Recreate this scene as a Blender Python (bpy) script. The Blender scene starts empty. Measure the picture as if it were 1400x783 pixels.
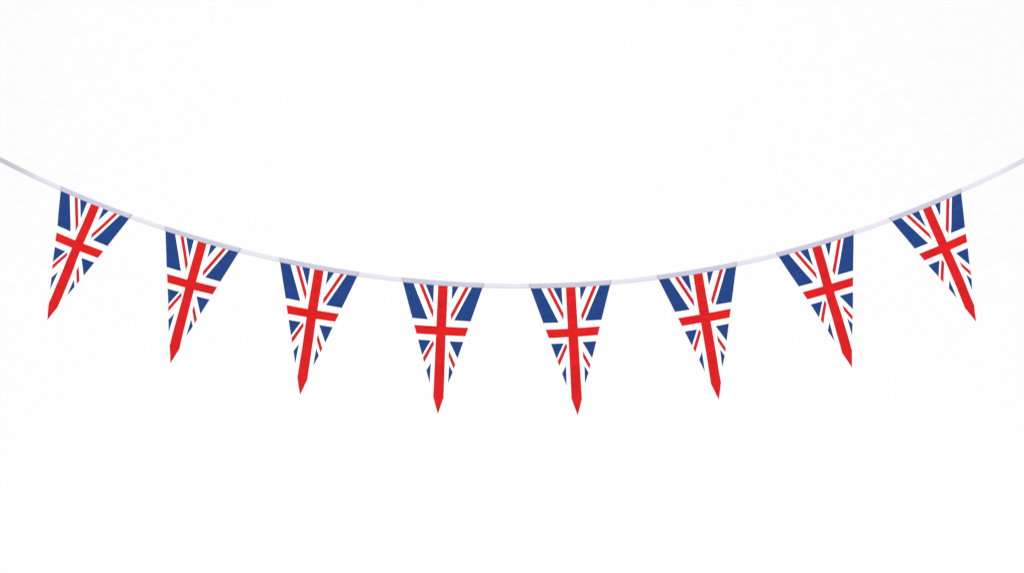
import bpy, math, random
import numpy as np
from mathutils import Vector
from mathutils.geometry import delaunay_2d_cdt

scene = bpy.context.scene
COL = scene.collection
S = 0.0018                      # metres per photo pixel in the plane of the bunting
CX, CY = 700.0, 391.5

# ------------------------------------------------------------------ camera
cam_d = bpy.data.cameras.new("camera")
cam = bpy.data.objects.new("camera", cam_d)
COL.objects.link(cam)
CAM_DIST = 6.0
cam.location = (0, -CAM_DIST, 0)
cam.rotation_euler = (math.radians(90), 0, 0)
cam_d.sensor_width = 36.0
cam_d.lens = 36.0 * CAM_DIST / (1400 * S)
cam_d.clip_end = 100
scene.camera = cam

# ------------------------------------------------------------------ world, lamps, exposure
world = bpy.data.worlds.new("World")
scene.world = world
world.use_nodes = True
bg = world.node_tree.nodes["Background"]
bg.inputs[0].default_value = (1, 1, 1, 1)
bg.inputs[1].default_value = 0.52

def softbox(name, loc, target, size, watts, color=(1, 1, 1)):
    d = bpy.data.lights.new(name, 'AREA')
    d.shape = 'RECTANGLE'
    d.size, d.size_y = size
    d.energy = watts
    d.color = color
    o = bpy.data.objects.new(name, d)
    COL.objects.link(o)
    o.location = loc
    o.rotation_euler = (Vector(target) - Vector(loc)).to_track_quat('-Z', 'Y').to_euler()
    return o

softbox("key_softbox", (-0.3, -7.6, 7.2), (0, 1.0, 0), (5.0, 3.0), 1035)
softbox("backdrop_softbox", (-4.0, -1.2, -4.0), (-0.3, 3.2, -1.4), (3.0, 2.5), 110)
softbox("backdrop_softbox", (4.0, -1.2, -4.0), (0.3, 3.2, -1.4), (3.0, 2.5), 118)

vs = scene.view_settings
vs.view_transform = 'Standard'
vs.look = 'None'
vs.exposure = 0.0
vs.gamma = 1.0
vs.use_curve_mapping = False

# ------------------------------------------------------------------ materials
def cloth_mat(name, rgb, rough=0.75, spec=0.12, mottle=0.05, bump=0.35, scale=26.0, sheen=0.0, stretch=(1, 1, 1)):
    m = bpy.data.materials.new(name)
    m.use_nodes = True
    nt = m.node_tree
    N, L = nt.nodes, nt.links
    p = N["Principled BSDF"]
    p.inputs["Roughness"].default_value = rough
    p.inputs["Specular IOR Level"].default_value = spec
    p.inputs["Sheen Weight"].default_value = sheen
    tc = N.new("ShaderNodeTexCoord")
    mp = N.new("ShaderNodeMapping")
    mp.inputs["Scale"].default_value = stretch
    L.new(tc.outputs["Object"], mp.inputs["Vector"])
    n1 = N.new("ShaderNodeTexNoise")                      # uneven dye, plus ripple shading painted in where mottle is strong
    n1.inputs["Scale"].default_value = scale
    n1.inputs["Detail"].default_value = 4
    L.new(mp.outputs[0], n1.inputs["Vector"])
    mr = N.new("ShaderNodeMapRange")
    mr.inputs["To Min"].default_value = 1 - mottle
    mr.inputs["To Max"].default_value = 1 + mottle
    mr.inputs["From Min"].default_value = 0.3
    mr.inputs["From Max"].default_value = 0.7
    L.new(n1.outputs["Fac"], mr.inputs["Value"])
    mul = N.new("ShaderNodeVectorMath")
    mul.operation = 'SCALE'
    mul.inputs[0].default_value = rgb
    L.new(mr.outputs[0], mul.inputs["Scale"])
    L.new(mul.outputs[0], p.inputs["Base Color"])
    n2 = N.new("ShaderNodeTexNoise")                      # small creases
    n2.inputs["Scale"].default_value = scale * 1.6
    n2.inputs["Detail"].default_value = 5
    n2.inputs["Roughness"].default_value = 0.6
    L.new(mp.outputs[0], n2.inputs["Vector"])
    wv = N.new("ShaderNodeTexNoise")                      # weave grain
    wv.inputs["Scale"].default_value = 420
    wv.inputs["Detail"].default_value = 1
    L.new(tc.outputs["Object"], wv.inputs["Vector"])
    ad = N.new("ShaderNodeMath")
    ad.operation = 'MULTIPLY_ADD'
    ad.inputs[1].default_value = 0.10
    L.new(wv.outputs["Fac"], ad.inputs[0])
    L.new(n2.outputs["Fac"], ad.inputs[2])
    b = N.new("ShaderNodeBump")
    b.inputs["Strength"].default_value = bump
    b.inputs["Distance"].default_value = 0.006
    L.new(ad.outputs[0], b.inputs["Height"])
    L.new(b.outputs[0], p.inputs["Normal"])
    return m

STR = (1.0, 1.0, 2.2)
M_WHITE = cloth_mat("white_polyester", (0.88, 0.88, 0.885), mottle=0.01, bump=0.2, stretch=STR)
M_RED = cloth_mat("red_dyed_polyester", (0.605, 0.0125, 0.0145), spec=0.03, mottle=0.085, bump=1.0, scale=20, stretch=STR)  # mottle holds dye variation and the soft shade of ripples, as colour
M_BLUE = cloth_mat("blue_dyed_polyester", (0.0155, 0.051, 0.202), spec=0.03, mottle=0.10, bump=1.0, scale=20, stretch=STR)
M_HEM = cloth_mat("lavender_grey_satin", (0.455, 0.453, 0.55), rough=0.5, spec=0.25, mottle=0.05, bump=0.4, scale=22)
M_TAPE = cloth_mat("pale_satin_tape", (0.615, 0.607, 0.668), rough=0.5, spec=0.25, mottle=0.025, bump=0.25, scale=14)

def backdrop_mat():
    m = cloth_mat("white_paper", (0.779, 0.779, 0.779), rough=0.9, spec=0.05, mottle=0.006, bump=0.08, scale=38)
    return m
M_BACK = backdrop_mat()

# ------------------------------------------------------------------ helpers
def link(name, verts, faces, mats, parent=None, midx=None, smooth=True):
    me = bpy.data.meshes.new(name)
    me.from_pydata([tuple(v) for v in verts], [], faces)
    for m in mats:
        me.materials.append(m)
    if midx is not None:
        me.polygons.foreach_set("material_index", midx)
    if smooth:
        me.polygons.foreach_set("use_smooth", [True] * len(me.polygons))
    me.update()
    o = bpy.data.objects.new(name, me)
    COL.objects.link(o)
    if parent is not None:
        o.parent = parent
    return o

def W3(px, py, y=0.0):
    return Vector(((px - CX) * S, y, (CY - py) * S))

# ------------------------------------------------------------------ the setting: white backdrop far behind
bx, bz, by = 9.0, 6.0, 3.2
V, F = [], []
for (y) in (by, by + 0.02):
    V += [(-bx, y, -bz), (bx, y, -bz), (bx, y, bz), (-bx, y, bz)]
F = [(0, 1, 2, 3), (7, 6, 5, 4), (0, 4, 5, 1), (1, 5, 6, 2), (2, 6, 7, 3), (3, 7, 4, 0)]
back = link("backdrop", V, F, [M_BACK], smooth=False)
back["kind"] = "structure"

# ------------------------------------------------------------------ the line of the tape (its upper edge)
TOP = [(0, 214.3), (83.7, 253.9), (180.8, 294.7), (226, 309.4), (329.6, 338.1), (382, 351.3), (491.3, 371.3),
       (549.1, 379.2), (661.9, 387), (722.9, 388.5), (835.8, 383), (897.6, 375.2), (1007.4, 357.3), (1061, 344.4),
       (1167.1, 314.9), (1215.2, 298.0), (1313.3, 257.0), (1400, 215.3)]
_x = np.array([(p[0] - 700) / 700 for p in TOP])
_y = np.array([p[1] for p in TOP])
COEF = np.polyfit(_x, _y, 5)
print("tape fit residual px", np.round(np.polyval(COEF, _x) - _y, 2))
_lo, _hi = -1.0, 1.0
def top_y(px):
    t = (px - 700) / 700
    tc = min(max(t, _lo), _hi)
    y = float(np.polyval(COEF, tc))
    if t != tc:
        y += float(np.polyval(np.polyder(COEF), tc)) * (t - tc)
    return y
def tangent(px):
    d = Vector((2.0, top_y(px + 1) - top_y(px - 1)))
    return d.normalized()

# ------------------------------------------------------------------ the tape
TAPE_W = 6.4
def smoothstep(a, b, x):
    t = min(max((x - a) / (b - a), 0), 1)
    return t * t * (3 - 2 * t)

def build_tape():
    V, F = [], []
    n = 0
    th = 0.0004
    NS = 6
    xs = np.arange(-420, 1821, 5.0)
    for px in xs:
        t = tangent(px)
        nrm = Vector((-t.y, t.x))                          # points down in the picture
        # the tape turns over a little towards both ends, away from the lamp above
        tw = math.radians(49) * (1 - smoothstep(8, 82, px)) + math.radians(42) * smoothstep(1345, 1440, px)
        tw += math.radians(2.5) * math.sin(px * 0.031)
        half = (TAPE_W + 1.0 * abs(math.sin(tw))) * 0.5 / max(math.cos(tw), 0.5)
        c = Vector((px, top_y(px))) + nrm * (TAPE_W * 0.5)
        ca, sa = math.cos(tw), math.sin(tw)
        ring = []
        for k in range(NS + 1):
            q = -1 + 2 * k / NS
            bow = 0.00012 * (1 - q * q)
            p2 = c + nrm * (half * q * ca)
            # lower edge swings back, so the face looks towards the ground
            dy = half * q * sa * S
            ring.append(W3(p2.x, p2.y, dy - th * 0.5 - bow))
        for k in range(NS, -1, -1):
            q = -1 + 2 * k / NS
            bow = 0.00012 * (1 - q * q)
            p2 = c + nrm * (half * q * ca)
            dy = half * q * sa * S
            ring.append(W3(p2.x, p2.y, dy + th * 0.5 - bow))
        V += ring
        n = len(ring)
    m = len(xs)
    for i in range(m - 1):
        for k in range(n):
            k2 = (k + 1) % n
            F.append((i * n + k, i * n + k2, (i + 1) * n + k2, (i + 1) * n + k))
    F.append(tuple(range(n - 1, -1, -1)))
    F.append(tuple((m - 1) * n + k for k in range(n)))
    o = link("bunting_tape", V, F, [M_TAPE])
    o["label"] = "long pale lavender white tape sagging across the picture with all the pennants on it"
    o["category"] = "tape"
    return o
build_tape()

# ------------------------------------------------------------------ the printed design, measured on one pennant
REF = ((549.1, 379.2), (661.9, 387.0), (598.7, 564.2))
def A(*pts):
    return [(545 + x / 8.7, 370 + y / 8.7) for x, y in pts]
def B(*pts):
    return [(550 + x / 6.52, 450 + y / 6.52) for x, y in pts]
RED, BLUE = 1, 2
DESIGN = [
    (BLUE, A((20, 95), (168, 120), (180, 150), (348, 573), (130, 555))),
    (RED, A((236, 122), (276, 124), (288, 159), (412, 470), (406, 560), (250, 157))),
    (BLUE, A((306, 125), (423, 130), (420, 176), (413, 385), (325, 168))),
    (BLUE, A((638, 140), (735, 150), (710, 195), (630, 342), (637, 190))),
    (RED, A((822, 145), (862, 147), (832, 199), (624, 580), (620, 515), (793, 197))),
    (BLUE, A((890, 155), (1060, 165), (900, 603), (658, 585), (865, 205))),
    # the upright and the bar of the red cross
    (RED, A((472, 120), (587, 125), (585, 185), (566, 660), (840, 673), (830, 776), (560, 765))
          + B((387, 50), (369, 597), (369, 800), (270, 800), (276, 593), (300, 46))
          + A((442, 757), (170, 740), (150, 635), (447, 655), (470, 180))),
    (BLUE, B((115, 85), (255, 94), (176, 227))),
    (RED, B((276, 93), (282, 128), (192, 292), (172, 273))),
    (BLUE, B((256, 290), (244, 475), (205, 376))),
    (BLUE, B((420, 102), (560, 109), (492, 254))),
    (RED, B((419, 180), (475, 320), (460, 345), (415, 237))),
    (BLUE, B((418, 312), (449, 377), (408, 475))),
]
def frame(tri):
    a, b, c = (Vector(p) for p in tri)
    mid = (a + b) * 0.5
    return mid, b - a, c - mid
def to_ab(p):
    mid, w, d = frame(REF)
    q = Vector(p) - mid
    det = w.x * d.y - w.y * d.x
    return ((q.x * d.y - q.y * d.x) / det, (w.x * q.y - w.y * q.x) / det)
def widen(poly, k):
    c = sum((Vector(p) for p in poly), Vector((0, 0))) / len(poly)
    far = max((Vector(p) - c for p in poly), key=lambda v: v.length)
    n = Vector((-far.y, far.x)).normalized()
    return [tuple(Vector(p) + n * (k if (Vector(p) - c).dot(n) > 0 else -k)) for p in poly]
for i in (1, 4, 8, 11):
    DESIGN[i] = (RED, widen(DESIGN[i][1], 0.34))
DESIGN = [(c, [to_ab(p) for p in poly]) for c, poly in DESIGN]

def inside(poly, x, y):
    r = False
    n = len(poly)
    for i in range(n):
        x1, y1 = poly[i]
        x2, y2 = poly[(i + 1) % n]
        if (y1 > y) != (y2 > y) and x < (x2 - x1) * (y - y1) / (y2 - y1) + x1:
            r = not r
    return r

B_HEM = 6.55 / 181.0            # height of the hem as a share of the pennant
B_TOP = B_HEM * 0.45            # the cloth starts inside the hem
def tessellate(seed):
    rng = random.Random(seed)
    pts, edges = [], []
    def add_loop(loop):
        s = len(pts)
        pts.extend(Vector(p) for p in loop)
        for i in range(len(loop)):
            edges.append((s + i, s + (i + 1) % len(loop)))
    ht = 0.5 * (1 - B_TOP)
    nt = 16
    outline = [(-ht + 2 * ht * i / nt, B_TOP) for i in range(nt)]
    outline += [(ht * (1 - i / 40), B_TOP + (1 - B_TOP) * i / 40) for i in range(40)]
    outline += [(-ht * i / 40, 1 - (1 - B_TOP) * i / 40) for i in range(40)]
    add_loop(outline)
    for c, poly in DESIGN:
        loop = []
        for i in range(len(poly)):
            p, q = Vector(poly[i]), Vector(poly[(i + 1) % len(poly)])
            k = max(1, int(math.hypot((q - p).x * 110, (q - p).y * 180) / 6))
            for j in range(k):
                loop.append(tuple(p.lerp(q, j / k)))
        add_loop(loop)
    nb = 44
    for j in range(1, nb):
        b = B_TOP + (1 - B_TOP) * j / nb
        h = 0.5 * (1 - b) * 0.95
        k = max(1, int(2 * h * 26))
        for i in range(k + 1):
            pts.append(Vector((-h + 2 * h * i / k + rng.uniform(-.004, .004), b + rng.uniform(-.002, .002))))
    ov, oe, of, *_ = delaunay_2d_cdt([p.to_2d() if len(p) == 3 else p for p in pts], edges, [], 0, 1e-5)
    faces, mats = [], []
    for f in of:
        cx = sum(ov[i].x for i in f) / len(f)
        cy = sum(ov[i].y for i in f) / len(f)
        if cy < B_TOP - 1e-6 or abs(cx) > 0.5 * (1 - cy) + 1e-6:
            continue
        mi = 0
        for c, poly in DESIGN:
            if inside(poly, cx, cy):
                mi = c
                break
        faces.append(list(f))
        mats.append(mi)
    used = sorted({i for f in faces for i in f})
    rm = {o: n for n, o in enumerate(used)}
    return [(ov[i].x, ov[i].y) for i in used], [[rm[i] for i in f] for f in faces], mats

GROUP = "union flag pennants hanging from the tape"
PENNANTS = [
    (((83.7, 253.9), (180.8, 294.7), (65.7, 436.5)),
     "union flag pennant slanting steeply down to the left, nearest the tape's left end"),
    (((226.0, 309.4), (329.6, 338.1), (233.0, 495.4)),
     "union flag pennant with almost vertical left edge, next to the steepest left-leaning pennant"),
    (((382.0, 351.3), (491.3, 371.3), (409.8, 538.7)),
     "slightly left-leaning union flag pennant, third along from the tape's left end"),
    (((549.1, 379.2), (661.9, 387.0), (598.7, 564.2)),
     "nearly upright union flag pennant just left of the tape's lowest point"),
    (((722.9, 388.5), (835.8, 383.0), (789.8, 566.3)),
     "nearly upright union flag pennant just right of the tape's lowest point"),
    (((897.6, 375.2), (1007.4, 357.3), (982.4, 544.9)),
     "slightly right-leaning union flag pennant, third along from the tape's right end"),
    (((1061.0, 344.4), (1167.1, 314.9), (1164.6, 501.1)),
     "union flag pennant with almost vertical right edge, next to the steepest right-leaning pennant"),
    (((1215.2, 298.0), (1313.3, 257.0), (1333.6, 438.5)),
     "union flag pennant slanting steeply down to the right, nearest the tape's right end"),
]

def build_pennant(idx, tri, label):
    rng = random.Random(40 + idx)
    mid, w, d = frame(tri)
    d = d * 1.006
    ang = math.atan2(w.y, w.x)                             # picture angle, clockwise positive
    root = bpy.data.objects.new("pennant", None)
    root.empty_display_size = 0.03
    COL.objects.link(root)
    root.location = W3(mid.x, top_y(mid.x), 0)
    root.rotation_euler = (0, ang, 0)
    root["label"], root["category"], root["group"] = label, "pennant", GROUP
    ca, sa = math.cos(ang), math.sin(ang)

    ph = [rng.uniform(0, 6.28) for _ in range(6)]
    lean = rng.uniform(-0.010, 0.012)
    roll = rng.uniform(-0.010, 0.010)
    cup = rng.uniform(-0.006, 0.006)
    def depth(a, b):
        k = smoothstep(B_HEM * 0.8, 0.35, b)
        f = 0.0032 * math.sin(a * 9 + b * 5 + ph[0]) + 0.0026 * math.sin(b * 13 + a * 3 + ph[1])
        f += 0.0018 * math.sin(a * 17 - b * 9 + ph[2]) + 0.0011 * math.sin(b * 31 + a * 8 + ph[3])
        f += lean * b + roll * a * 2 * b + cup * (a * a * 4) * b
        return f * k
    def place(a, b, y):
        t = mid + w * a
        off = top_y(t.x) - t.y
        fade = 1.0 - smoothstep(B_HEM, 0.45, b)
        q = mid + w * a + d * b
        p = W3(q.x, q.y + off * fade, y) - root.location
        return Vector((p.x * ca - p.z * sa, p.y, p.x * sa + p.z * ca))   # into the tilted frame

    # the printed cloth: front and back sheet with a rim
    ab, faces, mats = tessellate(idx)
    th = 0.0003
    V, F, MI = [], [], []
    n = len(ab)
    for s in (-1, 1):
        for a, b in ab:
            V.append(place(a, b, -0.00085 + s * th * 0.5 + depth(a, b)))
    cnt = {}
    for f, m in zip(faces, mats):
        p0, p1, p2 = (V[i] for i in f[:3])
        if (p1 - p0).cross(p2 - p0).y > 0:
            f = f[::-1]
        F.append(tuple(f)); MI.append(m)
        F.append(tuple(i + n for i in f[::-1])); MI.append(m)
        for i in range(len(f)):
            e = (f[i], f[(i + 1) % len(f)])
            cnt.setdefault(frozenset(e), []).append((e, m))
    for e, lst in cnt.items():
        if len(lst) == 1:
            (i, j), m = lst[0]
            F.append((j, i, i + n, j + n)); MI.append(m)
    link("flag_cloth", V, F, [M_WHITE, M_RED, M_BLUE], root, MI)

    # the hem: a sleeve folded over the tape
    yf, yb, t2 = -0.0014, 0.0010, 0.00025
    prof = []                                              # (share of hem height, depth): round the outside, then the inside
    ymid, r = (yf + yb) / 2, (yb - yf) / 2
    hb = B_HEM
    rb = r / (181 * S)
    for k in range(7):
        prof.append((hb - (hb - rb * 0.6) * k / 6, yf - 0.0002 * math.sin(math.pi * k / 6)))
    for k in range(1, 8):
        u = math.pi * k / 8
        prof.append((rb * 0.6 - rb * 1.0 * math.sin(u), ymid - r * math.cos(u)))
    for k in range(7):
        prof.append((rb * 0.6 + (hb - rb * 0.6) * k / 6, yb))
    for k in range(6, -1, -1):
        prof.append((rb * 0.6 + (hb - rb * 0.6) * k / 6, yb - t2))
    for k in range(7, 0, -1):
        u = math.pi * k / 8
        prof.append((rb * 0.6 - (rb * 1.0 - t2 / (181 * S)) * math.sin(u), ymid - (r - t2) * math.cos(u)))
    for k in range(6, -1, -1):
        prof.append((hb - (hb - rb * 0.6) * k / 6, yf + t2))
    V, F = [], []
    NA = 40
    m = len(prof)
    for i in range(NA + 1):
        for b, y in prof:
            h = 0.5 * (1 - max(b, -0.004)) + 0.0005
            a = -h + 2 * h * i / NA
            wob = 0.0001 * math.sin(a * 21 + ph[4]) * (1 if y < ymid else 0.3)
            V.append(place(a, b, y + wob))
    for i in range(NA):
        for k in range(m):
            k2 = (k + 1) % m
            F.append((i * m + k, i * m + k2, (i + 1) * m + k2, (i + 1) * m + k))
    F.append(tuple(range(m - 1, -1, -1)))
    F.append(tuple(NA * m + k for k in range(m)))
    link("hem", V, F, [M_HEM], root)

for i, (tri, label) in enumerate(PENNANTS):
    build_pennant(i, tri, label)
